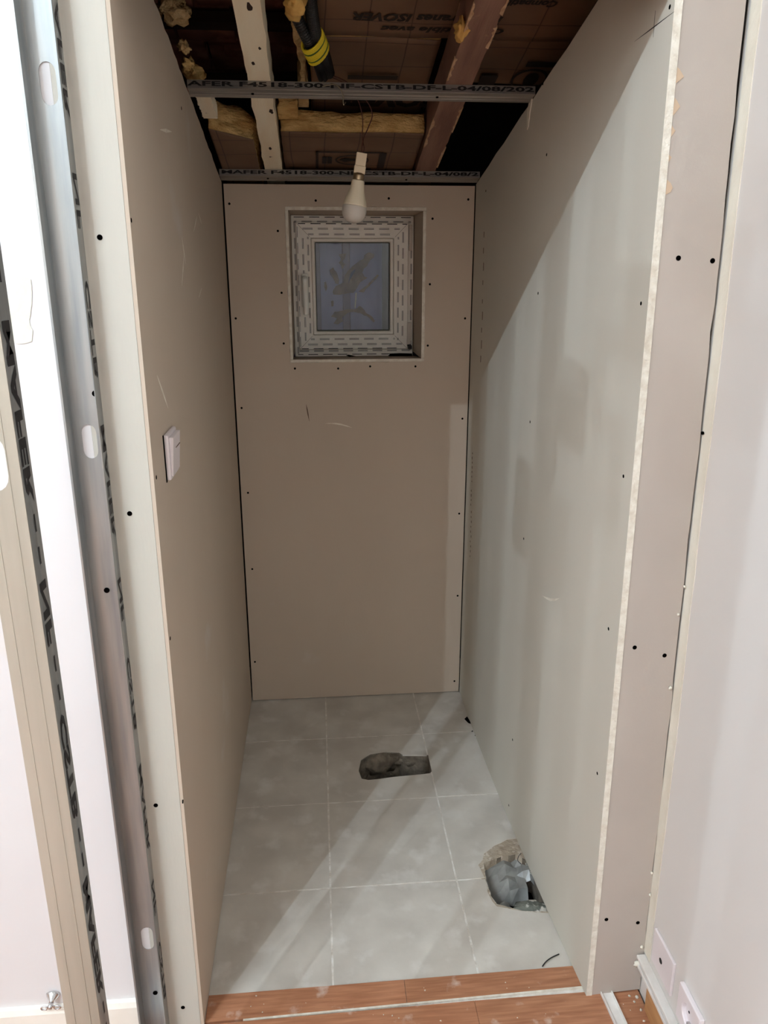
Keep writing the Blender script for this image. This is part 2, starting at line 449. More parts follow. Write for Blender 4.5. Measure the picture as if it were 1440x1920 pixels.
# floor slab with the two openings, tiles, pit
SLOT = [(.098, 2.085), (.105, 2.045), (.125, 2.037), (.158, 2.039), (.2, 2.045), (.318, 2.052), (.327, 2.064), (.331, 2.14), (.327, 2.150), (.245, 2.158), (.235, 2.17), (.19, 2.178), (.14, 2.17), (.108, 2.14)]
HOLE = [(.408, 1.66), (.402, 1.6), (.403, 1.548), (.413, 1.52), (.44, 1.508), (.47, 1.494), (.53, 1.486), (.545, 1.55), (.54, 1.65), (.50, 1.685), (.46, 1.68)]
PATCH = [(.392, 1.655), (.402, 1.605), (.398, 1.56), (.408, 1.512), (.44, 1.498), (.535, 1.476), (.56, 1.48), (.56, 1.75), (.52, 1.745), (.49, 1.742), (.45, 1.725), (.425, 1.70), (.415, 1.68)]
mb = MB()
mb.prism([(-.45, 1.26), (.56, 1.26), (.75, 1.262), (.75, 2.79), (-.45, 2.79)], [SLOT, HOLE], -.0006, -.1, XY, 0, 1)
floor = mb.build('floor', [M_grout, M_conc], kind='structure')
mb = MB(); mb.box((-.45, 1.26, -.26), (.75, 2.79, -.25)); mb.build('floor_void', M_black, floor)
def tile(poly, seed, holes=[]):
    m = MB(); dz = random.Random(seed).uniform(.0002, .0009)
    m.prism(rag(poly, .0005, .03, seed=seed), holes, -.0045, dz, XY)
    return m.build('tile', M_tile, floor)
G = .0024
xs_ = [-.278, 0, .3255, .56]; rowsy = [YB + .01, 2.270, 1.938, 1.606, 1.275]
T = []
for j in range(4):
    y1, y0 = rowsy[j] - G, rowsy[j + 1] + G
    for i in range(3):
        x0, x1 = xs_[i] + G, xs_[i + 1] - G
        if i == 2 and j == 0: x1 = .505
        poly = [(x0, y0), (x1, y0), (x1, y1), (x0, y1)]
        if (i, j) == (1, 1):
            s = [p for p in SLOT if p[0] < .32]
            poly = [(x0, y0), (x1, y0), (x1, 2.055), (.3, 2.0515), (.2, 2.045), (.158, 2.039), (.125, 2.037), (.105, 2.045), (.098, 2.085), (.108, 2.14), (.14, 2.17), (.19, 2.178), (.235, 2.17), (.245, 2.158), (x1, 2.1495), (x1, y1), (x0, y1)]
        if (i, j) == (2, 1):
            poly = [(x0 + .001, y0), (x1, y0), (x1 - .03, y1 - .07), (.505, y1 - .03), (.50, y1 - .01), (.497, y1), (x0, y1)]
            poly = [(x0, y0), (x1, y0), (x1, y1 - .05), (.508, y1 - .05), (.499, y1 - .03), (.503, y1 - .012), (.500, y1), (x0, y1)]
        if (i, j) == (2, 2):
            poly = rag([(x0, y0), (.399, y0), (.392, 1.655), (.415, 1.68), (.425, 1.70), (.45, 1.725), (.49, 1.742), (.56, 1.745), (x1, y1), (x0, y1)], 0, 9)
            poly = [(x0, y0), (.400, y0), (.392, 1.655), (.408, 1.672), (.416, 1.695), (.43, 1.705), (.45, 1.722), (.47, 1.73), (.49, 1.742), (.558, 1.748), (x1, y1), (x0, y1)]
        if (i, j) == (2, 3):
            poly = [(x0, y0), (x1, y0), (x1, 1.478), (.535, 1.480), (.49, 1.488), (.462, 1.494), (.44, 1.502), (.41, 1.512), (.402, 1.53), (.397, 1.56), (.4, 1.58), (.400, y1), (x0, y1)]
        T.append(tile(poly, i * 7 + j))
m = MB(); m.prism([p for p in rag([(.385, 1.665), (.392, 1.6), (.39, 1.50), (.46, 1.472), (.558, 1.47), (.558, 1.76), (.46, 1.735)], .002, .02, seed=4)], [rag(HOLE, .002, .012, seed=8)], -.03, -.0002, XY)
m.build('exposed_mortar', M_mortar, floor, label='broken edge of beige mortar round the corner opening')
lump('rubble', (.165, 2.178, -.04), (.068, .030, .036), M_conc, floor, seed=3, amp=.22, label='grey brown lump of concrete in the slot')
lump('rubble', (.285, 2.168, -.03), (.06, .014, .022), M_conc, floor, seed=6, amp=.2, label='broken concrete ledge in the slot')
# small gaps at the foot of the right wall
for (px, py, s_) in [(876, 1352, .013), (886, 1376, .009)]:
    q = onz(px, py); m = MB(); m.prism([(q.x - s_ * .6, q.y + s_), (q.x + s_ * .4, q.y + s_ * 2.2), (q.x + s_ * .9, q.y - s_ * 1.6), (q.x + .001, q.y - s_)], [], -.003, .0008, XY)
    m.build('gap', M_black, floor, label='dark chipped hole at the foot of the wall')

# laminate strip in front (hallway floor)
SEAM = lambda x: 1.2555 + (x + .174) * .0215
def plank(x0, x1, edge0, edge1, m, name='plank'):
    k = MB(); poly = [(x0, edge0(x0)), (x1, edge0(x1)), (x1, edge1(x1)), (x0, edge1(x0))]
    k.prism(poly, [], -.012, .004, XY); return k.build(name, m, floor_hall)
mb = MB(); mb.box((-3.2, -2.6, -.03), (.75, 1.262, -.012))
floor_hall = mb.build('floor_hall', M_grout, kind='structure')
TE = lambda x: 1.319 + (x + .277) * .0075
gap = .0022
plank(XL + .001, .157, lambda x: SEAM(x) + gap, TE, M_lam)
plank(.158, .546, lambda x: SEAM(x) + gap, TE, M_lam2)
yb = [SEAM]
for r in range(1, 13):
    yb.append(lambda x, r=r: SEAM(x) - .125 * r)
for r in range(12):
    xs2 = [-3.2]; o = [.303, -.2, .1, .45][r % 4]
    while o > -3.2: o -= .62
    while o < .67:
        o += .62
        if o < .67 and o > -3.1: xs2.append(o)
    xs2.append(.672 if r else .665)
    for a, b in zip(xs2, xs2[1:]):
        plank(a + .0003, b - .0003, (lambda x, r=r: yb[r + 1](x) + gap * .4), (lambda x, r=r: min(yb[r](x) - (gap if r == 0 else .0004), 1.258)), random.choice([M_lam, M_lam2]))
m = MB(); m.prism([(-.19, SEAM(-.19) - .002), (.60, SEAM(.60) - .002), (.60, SEAM(.60) + .002), (-.19, SEAM(-.19) + .002)], [], -.011, .0042, XY)
m.build('seam_sealant', M_gyp, floor_hall, label='white filler line between laminate planks')
m = MB(); m.box((-3.2, -2.6, -.05), (.75, -.24, -.0001)); m.build('floor_far', M_lam, floor_hall)

# front wall: jamb, painted wall, header, right pier
mb = MB(); mb.prism([(-.36, .003), (-.2765, .003), (-.2765, 3.6), (-.36, 3.6)], [], YF - .001, YF + .0125, XZ)
wall_front_left = mb.build('wall_front_jamb', M_jamb, kind='structure')
mb = MB(); mb.box((-3.2, YF, .0), (-.3605, YF + .06, 3.6)); wfl = mb.build('wall_front_left', M_white, kind='structure')
mb = MB(); mb.box((-.3604, YF + .014, .003), (-.29, YF + .06, 3.6)); mb.build('wall_front_backing', M_board, kind='structure')
HZ = 1.9
mb = MB(); mb.box((-.2763, YF, HZ), (.53, YF + .06, 3.6)); mb.build('wall_front_header', M_board2, kind='structure')
def xpier(z): return .637 + (1.88 - z) * .0165
edge = [(xpier(z) + random.uniform(-.0015, .0015), z) for z in [0.012 + i * .04 for i in range(90)]]
def xbead(z): return xr(YF, z) + .0120
pl = [(xbead(0), .004)] + [(xpier(0), .010)] + edge + [(.63, 3.6), (.53, 3.6)] + [(xbead(z), z) for z in (1.88, 1.4, .9, .4)]
mb = MB(); mb.prism(pl, [], YF, YF + .0125, XZ, 0, 1)
wall_pier = mb.build('wall_front_right', [M_board2, M_gyp], kind='structure')
for p in [(1272, 484), (1336, 489), (1190, 1214), (1246, 1229), (1137, 1724), (1196, 1730)]:
    screw(ony(*p, YF), (0, -1, 0), wall_pier, r=.0042)
for p in [(187, 445), (243, 963), (292, 1510), (343, 1889)]:
    screw(ony(*p, YF - .0012), (0, -1, 0), wall_front_left, r=.0042)
tears = [[(1268, 125), (1274, 130), (1282, 144), (1273, 152), (1264, 158)], [(1262, 181), (1268, 187), (1275, 200), (1266, 212), (1258, 220)], [(1256, 232), (1261, 238), (1266, 245), (1259, 255), (1253, 263)],
         [(1251, 287), (1259, 295), (1253, 304), (1249, 310)], [(1246, 333), (1257, 343), (1261, 352), (1257, 360), (1250, 364), (1244, 366)]]
for t in tears:
    q = [ony(x, y, YF) for x, y in t]; q2 = [(v.x, v.z) for v in q]
    # keep the tear's inner side on the board edge
    zt = [v[1] for v in q2]; poly = q2
    m = MB(); m.prism(poly, [], YF - .0009, YF + .0005, XZ); m.build('torn_paper', M_inkb if 0 else mat('kraft_tear', (196, 172, 146), rough=.9) if 'kraft_tear' not in MATS else MATS['kraft_tear'], wall_pier)
# dark backing behind the pier gap and side wall of hall
mb = MB(); mb.box((.575, YF + .013, .0), (.75, YF + .06, 3.6)); mb.build('wall_front_right_backing', M_dark, kind='structure')
def xw(z): return .6455 + (1.88 - z) * .0125
mb = MB()
k = []
for z in (0, 3.6):
    for y in (-2.6, YF + .012):
        mb.v.append((xw(z), y, z)); mb.v.append((xw(z) + .06, y, z))
# order: z0:(0,1,2,3) z1:(4,5,6,7)
for q in ((0, 2, 6, 4), (1, 3, 7, 5), (0, 1, 5, 4), (2, 3, 7, 6), (0, 1, 3, 2), (4, 5, 7, 6)): mb.face(list(q))
wall_hall = mb.build('wall_right_hall', M_whiteR, kind='structure')
# cream filler strip in the corner
m = MB(); n = 60; zz = [.115 + (3.6 - .115) * i / n for i in range(n + 1)]
prof = []
for z in zz: prof.append((1.222 + random.uniform(-.002, .002), z))
for z in reversed(zz): prof.append((1.2505, z))
m.prism(prof, [], 0, 1, lambda u, v, w_: (xw(v) - (.0016 if w_ == 0 else -.0005), u, v))
m.build('corner_filler', M_cream, wall_hall, label='cream strip of filler down the corner')
for (x, y, s) in [(1257, 1290, 1), (1222, 1637, .8), (1219, 1678, .8), (1203, 1776, 1), (1272, 1152, .7), (1283, 1100, .6)]:
    q = ony(x, y, YF - .004); lump('filler_blob', q, (.003 * s, .003, .004 * s), M_cream, wall_hall, seed=x, amp=.4, sub=2)
screw(ony(1317, 812, YF - .006), (-1, -.5, 0), wall_hall, r=.003)

# hall enclosure
mb = MB(); mb.box((-3.2, -2.6, 3.6), (.75, YF + .06, 3.66)); mb.build('ceiling', M_ceil, kind='structure')
mb = MB(); mb.box((-3.26, -2.66, -.03), (.75, -2.6, 3.66)); mb.build('wall_hall_rear', M_whiteR, kind='structure')
mb = MB(); mb.box((-3.26, -2.6, -.03), (-3.2, YF + .06, 3.66)); mb.build('wall_hall_left', M_whiteR, kind='structure')

# shell behind the boards
mb = MB()
mb.prism([(-.5, -.26), (.8, -.26), (.8, 2.75), (-.5, 2.75)], [[(-.10, 1.2), (.37, 1.2), (.37, 1.71), (-.10, 1.71)]], 2.80, 2.84, XZ)
mb.build('wall_outer_back', M_dark, kind='structure')
mb = MB(); mb.box((-.5, YF + .061, -.26), (-.45, 2.799, 2.75)); mb.build('wall_outer_left', M_dark, kind='structure')
mb = MB(); mb.box((.75, YF - .2, -.26), (.8, 2.799, 2.75)); mb.build('wall_outer_right', M_dark, kind='structure')

# ------------------------------------------------------------------ roof over the niche
def SL(x, y, n):      # point with height n over the slope of the boards' tops
    return (x, y, zs(y) + n)
mb = MB(); mb.box((-.5, YF + .0, .46), (.8, 2.84, .49), fn=SL); roof = mb.build('roof', M_dark, kind='structure')
mb = MB(); mb.box((-.5, YF + .061, 2.3), (.8, YF + .08, 2.9)); mb.build('wall_over_header', M_dark, kind='structure')
ytile = [1.30 + .155 * i for i in range(9)]
for i, y0 in enumerate(ytile):
    for j in range(5):
        x0 = -.50 + j * .155 + (.07 if i % 2 else 0)
        m = MB(); t = random.uniform(0, .012)
        m.box((x0 + .003, y0 + .004, .30 + t), (x0 + .150, y0 + .165, .318 + t + .01), fn=SL)
        m.box((x0 + .045, y0 + .02, .285 + t), (x0 + .10, y0 + .06, .30 + t), fn=SL)
        m.build('roof_tile', M_brick, roof, bevel=.002)
for i, y0 in enumerate(ytile[::2]):
    m = MB(); m.box((-.449, y0 - .02, .262), (.3, y0 + .018, .286), fn=SL); m.build('roof_batten', M_batten, roof)

def rafter(x0, x1, n0, n1, m, label, seed, jag=.003, ya=1.32, yz=2.655):
    r = random.Random(seed); b = MB(); N = 34
    ys = [ya + (yz - ya) * i / N for i in range(N + 1)]
    L = [(x0 + (r.uniform(-jag, jag) if i % 2 else 0), y) for i, y in enumerate(ys)]
    R = [(x1 + (r.uniform(-jag, jag) if i % 2 else 0), y) for i, y in enumerate(ys)]
    b.prism(L + R[::-1], [], n0, n1, lambda u, v, w_: SL(u, v, w_))
    return b.build('rafter', m, label=label, category='beam')
raf1 = rafter(-.137, -.086, .0185, .10, M_wood, 'pale whitewashed rafter left of the hanging bulb, nail holes along it', 1)
raf2 = rafter(.305, .366, .0185, .10, M_woodr, 'dark red-brown stained rafter right of the bulb, pale flaking edges', 2)
raf3 = rafter(-.268, -.234, .035, .065, M_wood, 'short stretch of pale rafter against the top of the left wall', 3, ya=2.06, yz=2.18)
# worn edges on the stained rafter
for (a, b, side) in [(1.4, 1.56, 0), (1.62, 1.72, 0), (1.5, 1.66, 1), (1.7, 1.78, 1), (1.82, 1.92, 0), (2.05, 2.2, 1), (2.12, 2.3, 0), (1.35, 1.48, 1), (2.3, 2.45, 1)]:
    xx = .305 if side == 0 else .366; r = random.Random(int(a * 100)); sg = 1 if side == 0 else -1
    pts = [(xx - sg * .001, a), (xx - sg * .001, b)] + [(xx + sg * r.uniform(.001, .007), b - (b - a) * (i + .5) / 10) for i in range(10)]
    m = MB(); m.prism(pts, [], .0172, .022, lambda u, v, w_: SL(u, v, w_)); m.build('flaking_paint', M_flake, raf2)
for (x, y, s) in [(-.108, 1.655, .008), (-.118, 1.86, .004), (-.100, 1.80, .003), (-.095, 2.09, .007), (-.112, 2.32, .005)]:
    m = MB(); n = 9; r = random.Random(int(y * 99))
    m.prism([(x + math.cos(i / n * 6.283) * s * r.uniform(.5, 1.1), y + math.sin(i / n * 6.283) * s * 2 * r.uniform(.5, 1.1)) for i in range(n)], [], .0178, .02, lambda u, v, w_: SL(u, v, w_))
    m.build('nail_hole', M_batten, raf1, label='brown hole')

# insulation batts
from mathutils import noise
def batt(x0, x1, y0, y1, n0, n1, label, seed, wool=M_wool, lip=.0, kraft=True, yskew=0, amp=.010):
    root = empty('insulation_batt', SL((x0 + x1) / 2, (y0 + y1) / 2, n0), label, 'insulation')
    b = MB(); NX, NY, NZ_ = 14, 10, 4
    def P(i, j, k):
        fx, fy, fz = i / NX, j / NY, k / NZ_
        x = x0 + (x1 - x0) * fx; y = y0 + (y1 - y0) * fy + yskew * (fx) * (1 - fy); n = n0 + .001 + (n1 - n0) * fz
        q = Vector((x * 22 + seed, y * 22, n * 30))
        a = amp if (k > 0) else 0
        x += noise.noise(q) * a; y += noise.noise(q + Vector((9, 3, 1))) * a * 1.4; n += noise.noise(q + Vector((2, 8, 5))) * a * (1 if k else 0)
        return SL(x, y, n)
    idx = {}
    def V(i, j, k):
        if (i, j, k) not in idx: idx[(i, j, k)] = len(b.v); b.v.append(P(i, j, k))
        return idx[(i, j, k)]
    for i in range(NX):
        for j in range(NY):
            for k in (0, NZ_): b.face([V(i, j, k), V(i + 1, j, k), V(i + 1, j + 1, k), V(i, j + 1, k)])
    for i in range(NX):
        for k in range(NZ_):
            for j in (0, NY): b.face([V(i, j, k), V(i + 1, j, k), V(i + 1, j, k + 1), V(i, j, k + 1)])
    for j in range(NY):
        for k in range(NZ_):
            for i in (0, NX): b.face([V(i, j, k), V(i, j + 1, k), V(i, j + 1, k + 1), V(i, j, k + 1)])
    b.build('wool', wool, root, smooth=True)
    if kraft:
        s = MB(); NX, NY = 26, 26
        for i in range(NX + 1):
            for j in range(NY + 1):
                x = x0 + (x1 - x0) * i / NX; y = y0 + (y1 - y0) * j / NY + yskew * (i / NX) * (1 - j / NY)
                n = n0 - .001 + noise.noise(Vector((x * 6 + seed, y * 9, 0))) * .004 * (1 if 0 < i < NX else .3)
                s.v.append(SL(x, y, n))
        for i in range(NX):
            for j in range(NY):
                a = i * (NY + 1) + j; s.face([a, a + 1, a + NY + 2, a + NY + 1])
        o = s.build('kraft_facing', M_kraft, root, smooth=True)
        md = o.modifiers.new('thick', 'SOLIDIFY'); md.thickness = .001
    return root
bA = batt(.004, .70, 1.28, 1.925, .105, .17, 'kraft-faced insulation batt nearest the top of the photo, printed upside down', 1)
bB = batt(.004, .294, 1.945, 2.60, .112, .17, 'kraft-faced insulation batt above and behind the nearer steel rail', 2)
bR = batt(.37, .70, 1.93, 2.135, .108, .16, 'short kraft-faced insulation piece right of the dark rafter, above the black gap', 3)
bC = batt(-.079, .297, 2.235, 2.62, .030, .075, 'kraft-faced insulation batt above the far rail with a yellow wool front edge', 4, amp=.006)
bD = batt(-.260, -.152, 2.20, 2.62, .020, .085, 'thick yellow glass wool batt between left wall and pale rafter', 5, yskew=.06, amp=.018)
bE = batt(-.083, -.032, 2.15, 2.222, .050, .092, 'narrow brownish wool piece right of the pale rafter behind the nearer rail', 6, kraft=False, wool=M_wool, amp=.012)
# frayed edge strip along the batts' left side
m = MB(); N = 40; r = random.Random(5); L = []; R_ = []
for i in range(N + 1):
    y = 1.33 + (2.24 - 1.33) * i / N
    L.append((-.028 + r.uniform(-.003, .003) - .006 * math.sin(i * .35), y)); R_.append((-.008 + .004 * math.sin(i * .5 + 1), y))
m.prism(L + R_[::-1], [], .088, .15, lambda u, v, w_: SL(u, v, w_))
m.build('wool_edge', M_woolp, None, label='long tan cut wool edge running down beside the black conduits', category='insulation')
# lumps of pale wool by the left wall
lump('wool_tuft', onslope(322, 20, .10), (.032, .04, .02), M_woolp, None, seed=11, amp=.5, label='large pale wool tuft at the very top left above the left wall', category='insulation')
lump('wool_tuft', onslope(345, 88, .03), (.010, .02, .010), M_woolp, None, seed=12, amp=.5, label='small pale wool tuft over the left wall, middle of three', category='insulation')
lump('wool_tuft', onslope(362, 133, .06), (.020, .085, .014), M_wool, None, seed=14, amp=.4, label='long tan wool tuft just above the left end of the nearer rail', category='insulation')
# foam
lump('foam_blob', SL(.302, 1.735, .03), (.011, .03, .018), M_foam, None, seed=21, amp=.45, label='yellow foam blob on the left edge of the dark rafter', category='foam')
lump('foam_blob', SL(.425, 1.55, .076), (.016, .035, .02), M_foam, None, seed=23, amp=.45, label='yellow foam blob right of the dark rafter near the top edge', category='foam')
lump('foam_strand', SL(.40, 1.62, .086), (.008, .10, .01), M_woolp, None, seed=24, amp=.4, label='thin tan foam strand running beside the right blob', category='foam')
lump('foam_tongue', onslope(553, 10, .06), (.020, .055, .02), M_foam, None, seed=27, amp=.25, label='tan foam tongue hanging between the black conduits at the top', category='foam')

# kraft prints (upside down as laid)
TX, TY = (-1, 0, 0), (0, 1, -.222)
def kprint(body, px_right, py_base, off, width, height, parent, **k):
    q = onslope(px_right, py_base, off)
    return text('print', body, .1, q, TX, TY, parent, M_kprint, width=width, height=height, depth=.0045, **k)
M_kprint = mat('kraft_print_ink', (34, 24, 20), rough=.6)
W = lambda xa, xb, y, off: (onslope(xb, y, off) - onslope(xa, y, off)).x
kprint('membranes ISOVER', 945, 27, .105, W(664, 945, 36, .105), .030, bA, slant=.25, bold=.004)
kprint('Compatible avec', 948, 47, .105, W(716, 948, 56, .105), .030, bA, slant=.25, bold=.004)
kprint('Compatible avec', 1050, -6, .105, W(880, 1050, 5, .105), .030, bA, slant=.25, bold=.004)
kprint('ISOVER', 838, 172, .112, W(640, 838, 185, .112), .085, bB, slant=.1, bold=.006)
def strip(xa, xb, ya, yb, off, parent):
    a = onslope(xa, ya, off); b = onslope(xb, yb, off)
    m = MB(); m.box((a.x, min(a.y, b.y), off - .0052), (b.x, max(a.y, b.y), off - .0045), fn=SL); m.build('print', M_kprint, parent)
strip(652, 745, 137, 146, .105, bA); strip(903, 925, 137, 158, .105, bA)
def ring(cx, cy, rx, ry, wd, off, parent):
    m = MB(); n = 28
    o = [(cx + math.cos(i / n * 6.2832) * rx, cy + math.sin(i / n * 6.2832) * ry) for i in range(n)]
    h = [(cx + math.cos(i / n * 6.2832) * (rx - wd), cy + math.sin(i / n * 6.2832) * (ry - wd * 1.4)) for i in range(n)]
    m.prism(o, [h], off - .0052, off - .0045, lambda u, v, w_: SL(u, v, w_)); m.build('print', M_kprint, parent)
q = onslope(660, 297, .03); ring(q.x, q.y, .048, .036, .004, .03, bC)
m = MB(); m.prism([(q.x - .036, q.y), (q.x - .02, q.y - .014), (q.x, q.y - .006), (q.x + .03, q.y - .003), (q.x + .03, q.y + .003), (q.x, q.y + .006), (q.x - .02, q.y + .014)], [], .0248, .0255, lambda u, v, w_: SL(u, v, w_)); m.build('print', M_kprint, bC)
for (a, b, c, d) in [((592), 718, 281, 284), (592, 597, 281, 312), (712, 719, 284, 312), (604, 612, 291, 303), (614, 622, 291, 303), (674, 694, 312, 318)]:
    strip(a, b, c, d, .03, bC)
q = onslope(992, 146, .105); ring(q.x, q.y, .045, .055, .006, .105, bA)
m = MB(); m.prism([(q.x + .004 + math.cos(i / 12 * 6.283) * .018, q.y + math.sin(i / 12 * 6.283) * .035) for i in range(12)], [], .0998, .1005, lambda u, v, w_: SL(u, v, w_)); m.build('print', M_kprint, bA)
strip(990, 1040, 112, 122, .105, bA)

# steel furring rails under the slope
def furring(yc, x0, x1, label, body, tx0, tx1):
    root = empty('furring_rail', SL((x0 + x1) / 2, yc, 0), label, 'rail', 'steel ceiling rails over the niche')
    pr = [(-.0225, 0), (-.0215, -.0006), (-.012, -.0004), (-.010, .0008), (-.003, .0008), (-.001, -.0002), (.001, -.0002), (.003, .0008), (.010, .0008), (.012, -.0004), (.0215, -.0006), (.0225, 0),
          (.0225, .0175), (.018, .0180), (.018, .0174), (.0219, .0168), (.0219, .0008), (-.0219, .0008 + .0004), (-.0219, .0168), (-.018, .0174), (-.018, .0180), (-.0225, .0175)]
    c = 1 / math.sqrt(1 + .222 ** 2); s = .222 * c
    b = MB(); b.prism(pr, [], x0, x1, lambda u, v, w_: (w_, yc + u * c + v * s, zs(yc) - u * s + v * c))
    b.build('rail_profile', M_zincx, root)
    o = Vector((tx0, yc - .0225 * c + .002 * s, zs(yc) + .0225 * s + .0042 * c))
    text('print', body, .1, o, (1, 0, 0), (0, s, c), root, M_ink, width=tx1 - tx0, height=.0105, depth=.0006, bold=.003)
    for xx in [x0 + (x1 - x0) * f for f in (.18, .715)]:
        screw((xx, yc, zs(yc) - .0012), (0, -s, -c), root, r=.0032)
    return root
f1 = furring(1.955, XL + .001, xr(1.95, 1.88) - .001, 'galvanised steel ceiling rail nearer the camera, black lettering on its edge', 'AFER F4518-300-NF-CSTB-DF-L-04/08/202', XL + .001, xr(1.95, 1.88) - .004)
f2 = furring(2.495, XL + .001, xr(2.5, 1.76) - .001, 'galvanised steel ceiling rail above the back wall behind the bulb', 'MAFER F4518-300-NF-CSTB-DF-L-04/08/2', XL + .008, xr(2.5, 1.76) - .006)
# broken plaster by the right end of the nearer rail
q = onright(992, 212)
m = MB(); m.prism(rag([(q.y - .035, q.z + .045), (q.y - .02, q.z + .05), (q.y + .012, q.z + .01), (q.y + .006, q.z - .035), (q.y - .004, q.z - .03), (q.y - .012, q.z)], .002, .01, seed=2), [], xr(q.y, q.z) - .002, xr(q.y, q.z) + .001, YZ)
m.build('plaster_chip', M_cream, wall_right, label='chipped plaster beside the rail end')

# ------------------------------------------------------------------ conduits
def smooth_path(pts, n=8):
    P = [Vector(p) for p in pts]; out = []
    for i in range(len(P) - 1):
        p0 = P[max(i - 1, 0)]; p1 = P[i]; p2 = P[i + 1]; p3 = P[min(i + 2, len(P) - 1)]
        for k in range(n):
            t = k / n
            out.append(.5 * ((2 * p1) + (p2 - p0) * t + (2 * p0 - 5 * p1 + 4 * p2 - p3) * t * t + (-p0 + 3 * p1 - 3 * p2 + p3) * t ** 3))
    out.append(P[-1]); return out
def corrugated(pts, r, m, name, parent, ridge=.0012, pitch=.0036, **t):
    P = smooth_path(pts, 16); L = [0]
    for a, b in zip(P, P[1:]): L.append(L[-1] + (b - a).length)
    N = int(L[-1] / (pitch / 2)); Q = []; R = []; j = 0
    for i in range(N):
        s = L[-1] * i / (N - 1)
        while j < len(L) - 2 and L[j + 1] < s: j += 1
        f = (s - L[j]) / max(1e-9, L[j + 1] - L[j]); Q.append(P[j].lerp(P[j + 1], f)); R.append(r - (ridge if i % 2 else 0))
    b = MB(); b.tube(Q, R, seg=14); return b.build(name, m, parent, smooth=False, **t)
cr = empty('cable_conduit', onslope(590, 90, .05), 'pair of black corrugated conduits bound with yellow-green wire, hanging left of the kraft paper', 'cable')
o1, o2 = .055, .06
corrugated([onslope(538, -40, .09), onslope(552, 20, .075), onslope(575, 70, o1), onslope(592, 105, o1), onslope(606, 146, o1)], .0125, M_conduit, 'conduit', cr, ridge=.0014, pitch=.006)
corrugated([onslope(578, -40, .09), onslope(584, 20, .075), onslope(592, 65, o2), onslope(607, 100, o2), onslope(617, 138, o2)], .0135, M_conduit, 'conduit', cr, ridge=.0008, pitch=.005)
ax0 = onslope(585, 74, .055); ax1 = onslope(597, 100, .055); ad = (ax1 - ax0)
nrm = ray(590, 90).normalized(); side = ad.normalized().cross(nrm).normalized(); dep = side.cross(ad.normalized()).normalized()
for k in range(11):
    c0 = ax0 + ad * (k / 10.0); tilt = random.uniform(-.002, .004)
    pts = [c0 + side * math.cos(a) * .0262 + dep * math.sin(a) * .0165 + ad.normalized() * (-math.cos(a) * (.010 + tilt)) for a in [i / 20 * 6.2832 for i in range(21)]]
    b = MB(); b.tube(pts, .0025, seg=6, cap=False); b.build('binding_wire', M_yel if k % 5 != 3 else M_green, cr, smooth=True)

# ------------------------------------------------------------------ bulb hanging on its wires
YBULB = 1.92
bt = ony(676, 306, YBULB); bb = ony(661, 418, YBULB); 
axis = (bt - bb); Ltot = axis.length; an = axis.normalized()
def lathe(prof, base, ax, name, m, parent, seg=28, **t):
    u = ax.cross(Vector((0, 1, 0))).normalized(); v_ = ax.cross(u); b = MB()
    for (r, h) in prof:
        for j in range(seg):
            a = 6.2831853 * j / seg; b.v.append(tuple(base + ax * h + (u * math.cos(a) + v_ * math.sin(a)) * max(r, .0002)))
    for i in range(len(prof) - 1):
        for j in range(seg):
            j2 = (j + 1) % seg; b.face([i * seg + j, i * seg + j2, (i + 1) * seg + j2, (i + 1) * seg + j])
    b.face(list(range(seg))[::-1]); b.face([(len(prof) - 1) * seg + j for j in range(seg)])
    return b.build(name, m, parent, smooth=True, **t)
bulb = empty('light_bulb', bb, 'unlit white bulb hanging from a white socket in front of the window', 'bulb')
k = Ltot / .150
R = .0283
lathe([(0.0, 0), (.010, .0012), (.018, .0045), (.0235, .010), (.027, .017), (.0283, .025), (.0283, .031), (.0276, .036), (.0272, .0375)], bb, an, 'diffuser', M_bulb, bulb)
lathe([(.0275, .0372), (.0272, .040), (.0245, .050), (.0205, .060), (.0175, .070), (.0155, .080), (.0150, .090), (.0138, .0925)], bb, an, 'neck', M_bulbn, bulb)
lathe([(.0125, .0925), (.0130, .094), (.0122, .096), (.0130, .098), (.0122, .100), (.0130, .102), (.0122, .104), (.0118, .108)], bb, an, 'cap', M_brass, bulb)
us = an.cross(Vector((0, 1, 0))).normalized(); vs = an.cross(us)
sb = lambda x, y, z: tuple(bb + us * x + vs * y + an * z)
b = MB(); b.box((-.0128, -.010, .107), (.0128, .010, .123), fn=sb); b.box((-.0118, -.009, .123), (.0118, .009, .1505), fn=sb)
b.build('socket', M_sock, bulb, bevel=.0012)
for (a, c) in (((-.003, -.0106, .131), (.0035, -.0088, .1325)), ((-.0005, -.0106, .1325), (.0008, -.0088, .147)), ((.006, -.0106, .123), (.0122, -.0088, .1243))):
    b = MB(); b.box(a, c, fn=sb); b.build('terminal_groove', M_inkb, bulb)
def wire(name, pts, r, m, parent):
    b = MB(); b.tube(smooth_path(pts, 8), r, seg=6); return b.build(name, m, parent, smooth=True)
top = Vector(sb(0, 0, .148))
wire('lead_wire', [top, ony(678, 285, 1.93), ony(681, 262, 1.95), ony(690, 240, 2.0), ony(698, 215, 2.02), ony(688, 190, 2.02), ony(665, 165, 2.02), ony(640, 148, 1.98), onslope(622, 142, .055)], .0012, M_wire_r, bulb)
wire('lead_wire', [top + us * .003, ony(683, 280, 1.93), ony(679, 258, 1.96), ony(680, 225, 2.01), ony(672, 190, 2.02), ony(650, 160, 2.0), onslope(618, 143, .055)], .0011, M_wire_r, bulb)
wire('tie_wire', [onslope(608, 150, .05), ony(602, 162, 1.94), ony(625, 158, 1.925), ony(638, 166, 1.922), ony(643, 180, 1.922), ony(644, 196, 1.925), ony(648, 192, 1.99)], .0013, M_wire_g, bulb)

